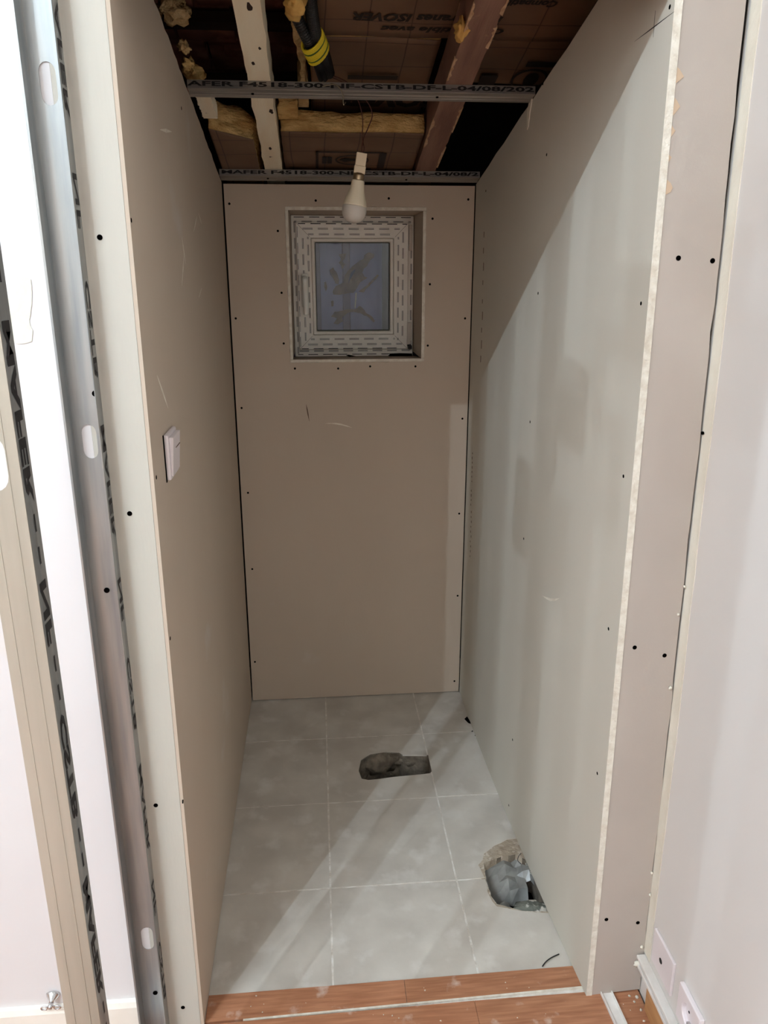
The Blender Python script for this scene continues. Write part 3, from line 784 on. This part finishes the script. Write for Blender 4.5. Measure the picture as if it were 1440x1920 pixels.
# ------------------------------------------------------------------ window
win = empty('window_1', (0.13, YB + .07, WZ0), None, None, kind='structure')
YW = 2.75
KW = 2.75 / 2.605
wz = lambda z: 1.51 + (z - 1.51) * KW
# reveal boards
t = .0105
for (a, b_, n) in [((WX0, WZ1 - t), (WX1, WZ1), 'reveal_top'), ((WX0, WZ0), (WX1, WZ0 + t * .9), 'reveal_bottom'), ((WX0, WZ0 + t * .9), (WX0 + t * .9, WZ1 - t), 'reveal_left'), ((WX1 - t, WZ0 + t * .9), (WX1, WZ1 - t), 'reveal_right')]:
    m = MB(); m.box((a[0] + .0004, YB - .0015, a[1] + .0004), (b_[0] - .0004, 2.80, b_[1] - .0004), fn=(lambda x, y, z: (x, y, z - .0155 * (y - YB) / .22)) if n == 'reveal_bottom' else None)
    o = m.build(n, [M_board, M_gyp], win)
    for p in o.data.polygons:
        if p.normal.y < -.5: p.material_index = 1
def frame_rect(x0, x1, z0, z1, wd, ya, yb_, name, m, parent, bev=.002):
    b = MB(); b.prism([(x0, z0), (x1, z0), (x1, z1), (x0, z1)], [[(x0 + wd, z0 + wd), (x1 - wd, z0 + wd), (x1 - wd, z1 - wd), (x0 + wd, z1 - wd)]], ya, yb_, XZ)
    return b.build(name, m, parent, bevel=bev)
fx0, fx1, fz0, fz1 = -.075, .3355, 1.2180, 1.679
frame_rect(fx0, fx1, fz0, fz1, .04, YW, YW + .048, 'window_frame', M_pvc, win)
sx0, sx1, sz0, sz1 = -.056 * KW, .300 * KW, wz(1.257), wz(1.649)
sash = frame_rect(sx0, sx1, sz0, sz1, .0495, YW - .012, YW + .045, 'sash', M_pvc, win, .003)
frame_rect(sx0 + .0495, sx1 - .0495, sz0 + .0495, sz1 - .0495, .0115, YW - .004, YW + .03, 'glazing_bead', M_pvc, sash, .004)
gx0, gx1, gz0, gz1 = sx0 + .061, sx1 - .061, sz0 + .061, sz1 - .061
frame_rect(gx0 - .002, gx1 + .002, gz0 - .002, gz1 + .002, .005, YW + .010, YW + .028, 'rubber_seal', M_grn, sash, 0)
m = MB(); m.box((gx0 - .001, YW + .018, gz0 - .001), (gx1 + .001, YW + .0215, gz1 + .001)); m.build('pane', M_glass, sash)
# mitre joints
for (x, z, sx, sz) in ((sx0, sz0, 1, 1), (sx1, sz0, -1, 1), (sx0, sz1, 1, -1), (sx1, sz1, -1, -1)):
    m = MB(); m.prism([(x + sx * .003, z + sz * .004), (x + sx * .004, z + sz * .003), (x + sx * .046, z + sz * .045), (x + sx * .045, z + sz * .046)], [], YW - .0122, YW - .0118, XZ)
    m.build('mitre_joint', M_pvcj, sash)
# printed dashes on the protective film
m = MB(); r = random.Random(8)
def dash_h(x, z, y, L, hgt=.0014): m.box((x, y - .0003, z), (x + L, y + .0002, z + hgt))
def dash_v(x, z, y, L, wd=.0014): m.box((x, y - .0003, z), (x + wd, y + .0002, z + L))
ys_ = YW - .012; P_ = .0815 / 1.6
def rows_h(x0, x1, zc, y, phase, lines):
    x = x0 + phase * P_
    while x < x1:
        a = max(x, x0); b = min(x + P_ * .66, x1)
        if b - a > .004:
            for dz in lines: dash_h(a, zc + dz, y, b - a)
        x += P_
def rows_v(z0, z1, xc, y, phase, lines):
    z = z0 + phase * P_
    while z < z1:
        a = max(z, z0); b = min(z + P_ * .66, z1)
        if b - a > .004:
            for dx in lines: dash_v(xc + dx, a, y, b - a)
        z += P_
rows_h(sx0 + .008, sx1 - .006, sz1 - .006, ys_, -.2, (0, .0012))
rows_h(sx0 + .022, sx1 - .03, sz1 - .0225, ys_, 0, (0, .0035))
rows_h(sx0 + .04, sx1 - .045, sz1 - .040, ys_, -.3, (0, .0035))
rows_h(sx0 + .008, sx1 - .02, sz0 + .002, ys_, -.2, (0, .0012))
rows_h(sx0 + .03, sx1 - .02, sz0 + .015, ys_, 0, (0, .0035))
rows_h(sx0 + .04, sx1 - .045, sz0 + .033, ys_, -.4, (0, .0035))
rows_v(sz0 + .01, sz1 - .01, sx0 + .004, ys_, 0, (0,))
rows_v(sz0 + .03, sz1 - .045, sx0 + .020, ys_, -.1, (0, .003))
rows_v(sz0 + .035, sz1 - .045, sx0 + .037, ys_, -.6, (0, .003))
rows_v(sz0 + .045, sz1 - .02, sx1 - .021, ys_, 0, (0, .003))
rows_v(sz0 + .03, sz1 - .045, sx1 - .037, ys_, -.5, (0, .003))
rows_h(fx0 + .01, fx1 - .01, fz1 - .007, YW, 0, (0, .001)); rows_h(fx0 + .01, fx1 - .01, fz1 - .022, YW, -.5, (0, .003))
rows_h(fx0 + .01, fx1 - .01, fz0 + .006, YW, -.3, (0, .001)); rows_h(fx0 + .01, fx1 - .01, fz0 + .017, YW, .1, (0, .003))
rows_v(fz0 + .01, fz1 - .01, fx0 + .009, YW, -.2, (0, .003)); rows_v(fz0 + .02, fz1 - .09, fx1 - .010, YW, 0, (0, .003))
m.build('film_print', M_ink, win, kind='stuff', label='dashed black print of the protective film')
# handle
hx = -.034
hd = MB(); hd.box((hx - .012, YW - .022, 1.385), (hx + .012, YW - .012, 1.495)); h0 = hd.build('window_handle', M_handle, sash, bevel=.005)
b = MB(); b.tube(smooth_path([(hx, YW - .022, 1.476), (hx, YW - .052, 1.477), (hx + .001, YW - .060, 1.462), (hx + .002, YW - .058, 1.43), (hx + .002, YW - .054, 1.39), (hx + .002, YW - .052, 1.362)], 5), [.0105] * 9 + [.0095] * 9 + [.0085] * 8, seg=14)
b.build('lever', M_handle, h0, smooth=True)
# hinges
b = MB(); b.box((sx1 + .001, YW - .014, wz(1.565)), (sx1 + .012, YW, wz(1.643))); b.box((sx1 + .001, YW - .016, wz(1.585)), (sx1 + .012, YW - .012, wz(1.632))); b.build('hinge', M_metalwin, sash, bevel=.002)
b = MB(); b.prism([(sx1 - .004, wz(1.27)), (sx1 + .008, wz(1.275)), (sx1 + .015, wz(1.30)), (sx1 + .011, wz(1.32)), (sx1 + .013, wz(1.342)), (sx1 - .002, wz(1.343))], [], YW - .018, YW, XZ); b.build('hinge', M_metalwin, sash, bevel=.001)
b = MB(); b.box((sx1 + .002, YW - .02, wz(1.257)), (sx1 + .014, YW, wz(1.268))); b.box((sx1 - .002, YW - .021, wz(1.266)), (sx1 + .01, YW - .018, wz(1.272))); b.build('hinge_pin', M_ink, sash)
# gaps between frame and reveal floor
def gapat(pts, name='dark_gap', **t):
    q = [ony(500 + x / 4.235, 360 + y / 4.235, YW - .003) for x, y in pts]
    b = MB(); b.prism([(v.x, v.z) for v in q], [], YW - .003, YW + .001, XZ); b.build(name, M_black, win, **t)
gapat([(965, 1300), (985, 1283), (1060, 1280), (1155, 1283), (1155, 1308), (1060, 1318), (990, 1312)], label='black gap at the lower right corner of the reveal')
gapat([(630, 1298), (650, 1292), (705, 1303), (660, 1308)])

# what shows through the pane
YO = 2.96
sh = empty('shutter', (.13, YO, 1.15), 'bluish white film-covered shutter seen through the small window pane', 'shutter')
b = MB(); b.box((-.16, YO, 1.15), (.245, YO + .012, 1.76)); b.build('panel', M_film, sh)
b = MB(); b.box((.100, YO - .010, 1.15), (.128, YO, 1.76)); b.build('centre_ridge', M_shut, sh, bevel=.004)
b = MB(); b.box((-.16, YO - .006, 1.15), (.02, YO, 1.76)); b.build('side_panel', M_shut, sh, bevel=.003)
b = MB(); b.box((.246, YO - .004, 1.15), (.42, YO + .02, 1.76)); b.build('dark_frame', M_grn, sh)
def gz(x, y, yy): v = ony(500 + x / 4.235, 360 + y / 4.235, yy); return (v.x, v.z)
for zz_ in (1.15, 1.75):
    b = MB(); b.box((-.15, 2.8402, zz_), (.40, YO, zz_ + .01)); b.build('bracket', M_shut, sh)
shapes = [[(525, 790), (550, 745), (610, 720), (620, 660), (660, 610), (720, 560), (770, 530), (775, 500), (805, 482), (850, 490), (850, 520), (820, 545), (800, 585), (770, 610), (760, 640), (775, 670), (800, 680), (770, 700), (740, 720), (720, 760), (690, 800), (640, 805), (580, 815), (530, 812)],
          [(575, 495), (630, 488), (620, 530), (600, 550), (625, 575), (600, 612), (590, 580), (575, 560), (590, 530)],
          [(500, 620), (530, 600), (560, 650), (575, 700), (570, 735), (545, 725), (530, 680), (510, 655)],
          [(730, 790), (790, 745), (880, 655), (890, 665), (860, 700), (800, 760), (770, 798)],
          [(510, 990), (540, 950), (600, 945), (640, 930), (700, 930), (740, 905), (770, 930), (790, 960), (830, 985), (860, 1020), (850, 1035), (800, 990), (740, 960), (690, 950), (640, 960), (600, 1000), (605, 1030), (570, 1050), (530, 1045), (560, 1000)],
          [(455, 720), (470, 710), (480, 760), (470, 790), (460, 760)], [(510, 870), (530, 862), (530, 905), (515, 910)]]
for i, s in enumerate(shapes):
    b = MB(); yy = YO - .0112
    b.prism(rag([gz(x, y, yy) for x, y in s], .0012, .005, seed=i), [], yy - .001, yy + (.001 if i in (0, 3, 4) else .012), XZ); b.build('plaster_smear', M_smear, sh)
b = MB(); b.prism([gz(x, y, YO - .0125) for x, y in [(645, 735), (655, 690), (670, 635), (708, 612), (690, 650), (665, 690)]], [], YO - .0132, YO - .0125, XZ); b.build('tear', M_blue, sh, label='dark blue tear')
b = MB(); b.prism([gz(x, y, YO - .011) for x, y in [(705, 800), (715, 800), (712, 860), (705, 925), (698, 920)]], [], YO - .0116, YO - .0105, XZ); b.build('paint_streak', M_gyp, sh)

# ------------------------------------------------------------------ light switch on the left wall
sw = empty('light_switch', (XL, 1.395, 1.19), 'white double light switch on the left niche wall', 'switch')
b = MB(); b.box((XL, 1.352, 1.152), (XL + .008, 1.437, 1.234)); b.build('switch_plate', M_switch, sw, bevel=.003)
b = MB(); b.prism([(XL + .008, 1.158), (XL + .0105, 1.158), (XL + .016, 1.228), (XL + .008, 1.228)], [], 1.360, 1.429, lambda u, v, w_: (u, w_, v)); b.build('rocker', M_switch, sw, bevel=.001)
b = MB(); b.box((XL + .0082, 1.385, 1.2045), (XL + .0152, 1.425, 1.2055)); b.build('rocker_line', M_inkb, sw)
b = MB(); b.box((XL - .0002, 1.347, 1.150), (XL + .0012, 1.3525, 1.234)); b.build('plate_gap', M_black, sw)

# ------------------------------------------------------------------ steel channels of the new partition
def channel(name, xa, xb, y_back, depth, z0, z1, m_web, label, slots, open_front=True, holes_r=.0105, hh=.045, cat='metal stud', off=0):
    root = empty(name, ((xa + xb) / 2, y_back, z0), label, cat)
    th = .0011
    hs = []
    for zc in slots:
        c = (xa + xb) / 2 + off; ho = []
        for i in range(9): a = math.pi * i / 8; ho.append((c + math.cos(a) * holes_r, zc + hh / 2 - holes_r + math.sin(a) * holes_r * 1.15))
        for i in range(9): a = math.pi + math.pi * i / 8; ho.append((c + math.cos(a) * holes_r, zc - hh / 2 + holes_r + math.sin(a) * holes_r * 1.15))
        hs.append(ho)
    ya = y_back if open_front else y_back - depth
    b = MB(); b.prism([(xa, z0), (xb, z0), (xb, z1), (xa, z1)], hs, ya - th, ya, XZ); b.build('web', m_web, root)
    for xx in (xa, xb - th):
        b = MB(); b.box((xx, y_back - depth, z0), (xx + th, y_back - (th if open_front else 0), z1)); b.build('flange', M_zinc, root)
    if open_front:
        b = MB(); b.box((xa - .0022, y_back - depth - .001, z0), (xa + .001, y_back - depth + .0006, z1)); b.build('flange_lip', M_zinc, root)
    # rolled ribs
    for xx in (xa + .013, xb - .013):
        if not slots or not open_front:
            b = MB(); b.tube([(xx, ya - th, z0), (xx, ya - th, z1)], .0007, seg=6); b.build('rib', m_web, root)
    return root
rx0, rx1 = -.389, -.3395
rail = channel('partition_rail', rx0, rx1, YF - .0008, .031, .005, 2.49, M_zinc, 'galvanised slotted rail screwed upright to the wall edge, nearest the niche', [1.757, 1.247, .243], hh=.052, holes_r=.0115)
for p in [(178, 738), (200, 1107), (291, 1862)]:
    screw(ony(*p, YF - .003), (0, -1, 0), rail, r=.0048)
text('print', 'MAFER    NF    CSTB    MAFER    NF    CSTB    MAFER    NF    CSTB', .1, (rx1 + .0006, YF - .005, 1.9), (0, 0, -1), (0, -1, 0), rail, M_ink, width=1.8, height=.019, depth=.0, bold=.002, kind='stuff')
stud = channel('partition_stud', -.392, -.344, .935, .035, .005, 2.49, M_zincd, 'free-standing steel stud at the left edge of the photo, nearest the camera', [1.297], open_front=False, holes_r=.016, hh=.062, off=-.006)
text('print', '- -  MAFER - - NF - - CSTB - - MAFER - - NF - -', .1, (-.3436, .928, 1.56), (0, 0, -1), (0, -1, 0), stud, M_ink, width=1.35, height=.022, depth=.0, bold=.004, kind='stuff')
# rest of the open partition frame, off to the left of the view, plus added shadow boards
pf = empty('partition_frame', (-.366, .5, .005), None, None, kind='structure')
b = MB(); b.box((-.392, .02, .004), (-.342, 1.20, .0052)); b.build('floor_track', M_zinc, pf)
for yy in (.50, .10):
    b = MB(); b.box((-.392, yy, .006), (-.344, yy + .0011, 3.1)); b.box((-.392, yy, .006), (-.3909, yy + .035, 3.1)); b.box((-.3451, yy, .006), (-.344, yy + .035, 3.1)); b.build('off_view_stud', M_zinc, pf)
b = MB(); b.box((-.392, .36, 2.135), (-.380, .499, 2.225)); b.build('shadow_board', M_board, pf)  # unseen board added to cast the upper shadow patch on the right wall
b = MB(); b.box((-.406, .38, 1.95), (-.3925, .60, 2.075)); b.build('shadow_board', M_board, pf)  # second unseen board, added for the lower shadow patch

# baseboard and patch on the left wall
mb = MB(); mb.prism([(0, 0), (.012, 0), (.012, .075), (.008, .086), (0, .088)], [], -3.2, -.396, lambda u, v, w_: (w_, YF - u - .0002, v + .004))
mb.build('baseboard_left', M_pvc, kind='structure')
zq = [ony(x, y, YF) for x, y in [(14, 522), (40, 517), (58, 524), (60, 560), (55, 600), (62, 620), (60, 640), (35, 645), (18, 640)]]
m = MB(); m.prism(rag([(v.x, v.z) for v in zq], .0012, .008, seed=5), [], YF - .0012, YF + .001, XZ); m.build('filler_patch', M_patch, wfl, label='cream filler patch')
q = ony(258, 1856, YF); m = MB(); m.prism([(q.x + math.cos(i / 12 * 6.283) * .0045, q.z + math.sin(i / 12 * 6.283) * .0055) for i in range(12)], [], YF - .0008, YF, XZ); m.build('filler_patch', M_patch, wfl)

# wall anchor with wing nut
ac = ony(97, 1876, YF - .012); an_ = empty('wall_anchor', ac, 'chrome cone cap with a wing nut sticking out above the left baseboard', 'fastener')
o_ = Vector((0, -1, -.35)).normalized()
lathe([(.0125, 0), (.0135, .001), (.0120, .005), (.005, .014), (.0045, .018)], Vector((ac.x, YF, ac.z + .004)), o_, 'cone_cap', M_chrome, an_)
cc = Vector((ac.x, YF, ac.z + .004)) + o_ * .02
b = MB(); b.tube([cc - o_ * .004, cc + o_ * .008], .0045, seg=12); b.build('nut', M_chrome, an_, smooth=True)
for sg in (-1, 1):
    ct = cc + Vector((sg * .0125, -.002, -.006)); b = MB()
    b.tube([ct + Vector((math.cos(a) * .0065, 0, math.sin(a) * .0042)) for a in [i / 14 * 6.2832 for i in range(15)]], .0016, seg=8, cap=False)
    b.tube([cc, ct + Vector((-sg * .006, 0, .002))], .0022, seg=8); b.build('wing', M_chrome, an_, smooth=True)

# ------------------------------------------------------------------ right hall wall fittings
def rw(u, v, w_): return (xw(v) - w_, u, v)
bp = empty('blank_plate', (xw(.17), 1.165, .14), 'square white blanking plate with a centre hole low on the right wall', 'wall plate')
b = MB(); b.prism([(1.121, .139), (1.209, .139), (1.209, .221), (1.121, .221)], [], 0, .006, rw); b.build('plate', M_pvcw if 0 else M_switch, bp, bevel=.0015)
b = MB(); b.prism([(1.170 + math.cos(i / 16 * 6.283) * .006, .176 + math.sin(i / 16 * 6.283) * .006) for i in range(16)], [], .005, .0066, rw); b.build('centre_hole', M_ink, bp)
so = empty('wall_socket', (xw(.17), 1.03, .14), 'white round-welled power socket low on the right wall, cut by the photo bottom', 'socket')
b = MB(); cy, cz = 1.045, .178; 
b.prism([(cy - .041, cz - .041), (cy + .041, cz - .041), (cy + .041, cz + .041), (cy - .041, cz + .041)], [[(cy + math.cos(i / 28 * 6.283) * .022, cz + math.sin(i / 28 * 6.283) * .022) for i in range(28)]], .0, .010, rw); b.build('plate', M_switch, so, bevel=.002)
b = MB(); b.prism([(cy + math.cos(i / 28 * 6.283) * .0222, cz + math.sin(i / 28 * 6.283) * .0222) for i in range(28)], [], -.001, .0015, rw); b.build('well', M_switch, so)
for d in (-.0095, .0095):
    b = MB(); b.prism([(cy + d + math.cos(i / 10 * 6.283) * .0025, cz + math.sin(i / 10 * 6.283) * .0025) for i in range(10)], [], .001, .0022, rw); b.build('pin_hole', M_ink, so)
b = MB(); b.prism([(cy - .004, cz - .021), (cy + .004, cz - .021), (cy + .004, cz - .016), (cy - .004, cz - .016)], [], .001, .008, rw); b.build('earth_clip', M_chrome, so)
# cable trunking / skirting profile along the right wall
tk = empty('cable_trunking', (xw(.1), 1.1, .06), 'white ribbed plastic trunking running along the right wall above the bare wood', 'trunking')
for (v0, v1, w1) in ((.066, .078, .010), (.078, .088, .016), (.089, .104, .013), (.104, .112, .019)):
    b = MB(); b.prism([(-1.5, v0), (YF - .003, v0), (YF - .003, v1 - .0007), (-1.5, v1 - .0007)], [], 0, w1, rw); b.build('rib', M_pvcw, tk, bevel=.0015)
b = MB(); b.prism([(-1.5, .006), (1.205, .006), (1.205, .066), (-1.5, .066)], [], 0.0, .010, rw); b.build('baseboard_right', M_skirt, kind='structure')
lump('filler_blob', (xw(.1) - .012, 1.246, .085), (.010, .004, .008), M_cream, wall_hall, seed=5, amp=.4, sub=2)
for i, (x, y, s) in enumerate([(.655, 1.235, .0035), (.645, 1.225, .0025), (.652, 1.205, .003), (.648, 1.18, .0025), (.652, 1.165, .003), (.64, 1.24, .0025)]):
    lump('plaster_crumb', (x, y, .004 + s * .45), (s, s, s * .5), M_gyp, floor_hall, seed=i + 2, amp=.5, sub=2)
r = random.Random(12)
for i in range(26):
    x = r.uniform(-.2, .64); y = r.uniform(1.2, SEAM(x) - .01) if r.random() < .6 or x > .53 else r.uniform(SEAM(x) + .01, 1.31)
    s = r.uniform(.0008, .0019); lump('plaster_crumb', (x, y, .004 + s * .3), (s, s, s * .4), M_gyp, floor_hall, seed=i, amp=.5, sub=1)
# u-shaped trunking lid lying on the floor
lid = empty('trunking_lid', (.60, 1.2, .004), 'white U-shaped plastic trunking lid lying on the laminate', 'trunking')
d0 = Vector((.592, 1.252, .0045)); d1 = Vector((.603, 1.02, .0045)); dd = (d1 - d0).normalized(); ss = Vector((dd.y, -dd.x, 0))
if ss.x < 0: ss = -ss
b = MB(); pr = [(-.013, 0), (.013, 0), (.013, .007), (.0108, .007), (.0108, .0016), (-.0108, .0016), (-.0108, .007), (-.013, .007)]
b.prism(pr, [], 0, (d1 - d0).length, lambda u, v, w_: tuple(d0 + dd * w_ + ss * u + Vector((0, 0, v)))); b.build('lid_profile', M_pvcw, lid)

# crumpled plastic sheath and rubble in the corner opening
def crumple(name, c, sx, sy, amp, seed, m, parent=None, tilt=0, n=16, **t):
    b = MB()
    for i in range(n + 1):
        for j in range(n + 1):
            u, v = i / n - .5, j / n - .5
            q = Vector((u * 3.1 + seed, v * 2.7, seed * .3))
            z = amp * (abs(noise.noise(q * 1.4)) * 2.2 + noise.noise(q * 3) * .5) - amp * 2.2 * (u * u + v * v) + tilt * v
            b.v.append((c[0] + u * sx, c[1] + v * sy, c[2] + z))
    for i in range(n):
        for j in range(n):
            a = i * (n + 1) + j; b.face([a, a + 1, a + n + 2, a + n + 1])
    o = b.build(name, m, parent, smooth=False, **t); md = o.modifiers.new('t', 'SOLIDIFY'); md.thickness = .002
    return o
ps = empty('plastic_sheath', (.47, 1.6, -.06), 'crumpled grey plastic sheath in the floor opening by the right wall', 'pipe sleeve')
crumple('fold', (.455, 1.635, -.04), .12, .10, .026, 2.3, M_plastic, ps, tilt=.05, n=5)
crumple('fold', (.512, 1.668, -.03), .07, .075, .024, 5.1, M_plastic, ps, tilt=.03, n=4)
crumple('fold', (.428, 1.548, -.045), .06, .06, .016, 8.7, M_plastic, ps, tilt=-.01, n=4)
lump('rubble', (.498, 1.512, -.022), (.055, .024, .020), M_rub, floor, seed=9, amp=.2, label='plaster-covered rubble')
lump('rubble', (.545, 1.655, -.012), (.02, .04, .012), M_rub, floor, seed=13, amp=.3, label='plaster-covered rubble')
# bits of wire
wr = MB(); wr.tube(smooth_path([onz(1017, 1812, .0055), onz(1024, 1803, .007), onz(1035, 1795, .008), onz(1048, 1789, .004)], 6), .0014, seg=7)
wr.build('wire_end', M_conduit, label='short dark wire curling on the floor beside the right wall', category='wire')
wr = MB(); wr.tube(smooth_path([onz(977, 1600, .002), onz(972, 1606, .01), onz(971, 1614, .012), onz(977, 1620, .003)], 6), .0009, seg=6)
wr.build('wire_loop', M_conduit, label='thin wire loop at the wall above the broken floor opening', category='wire')
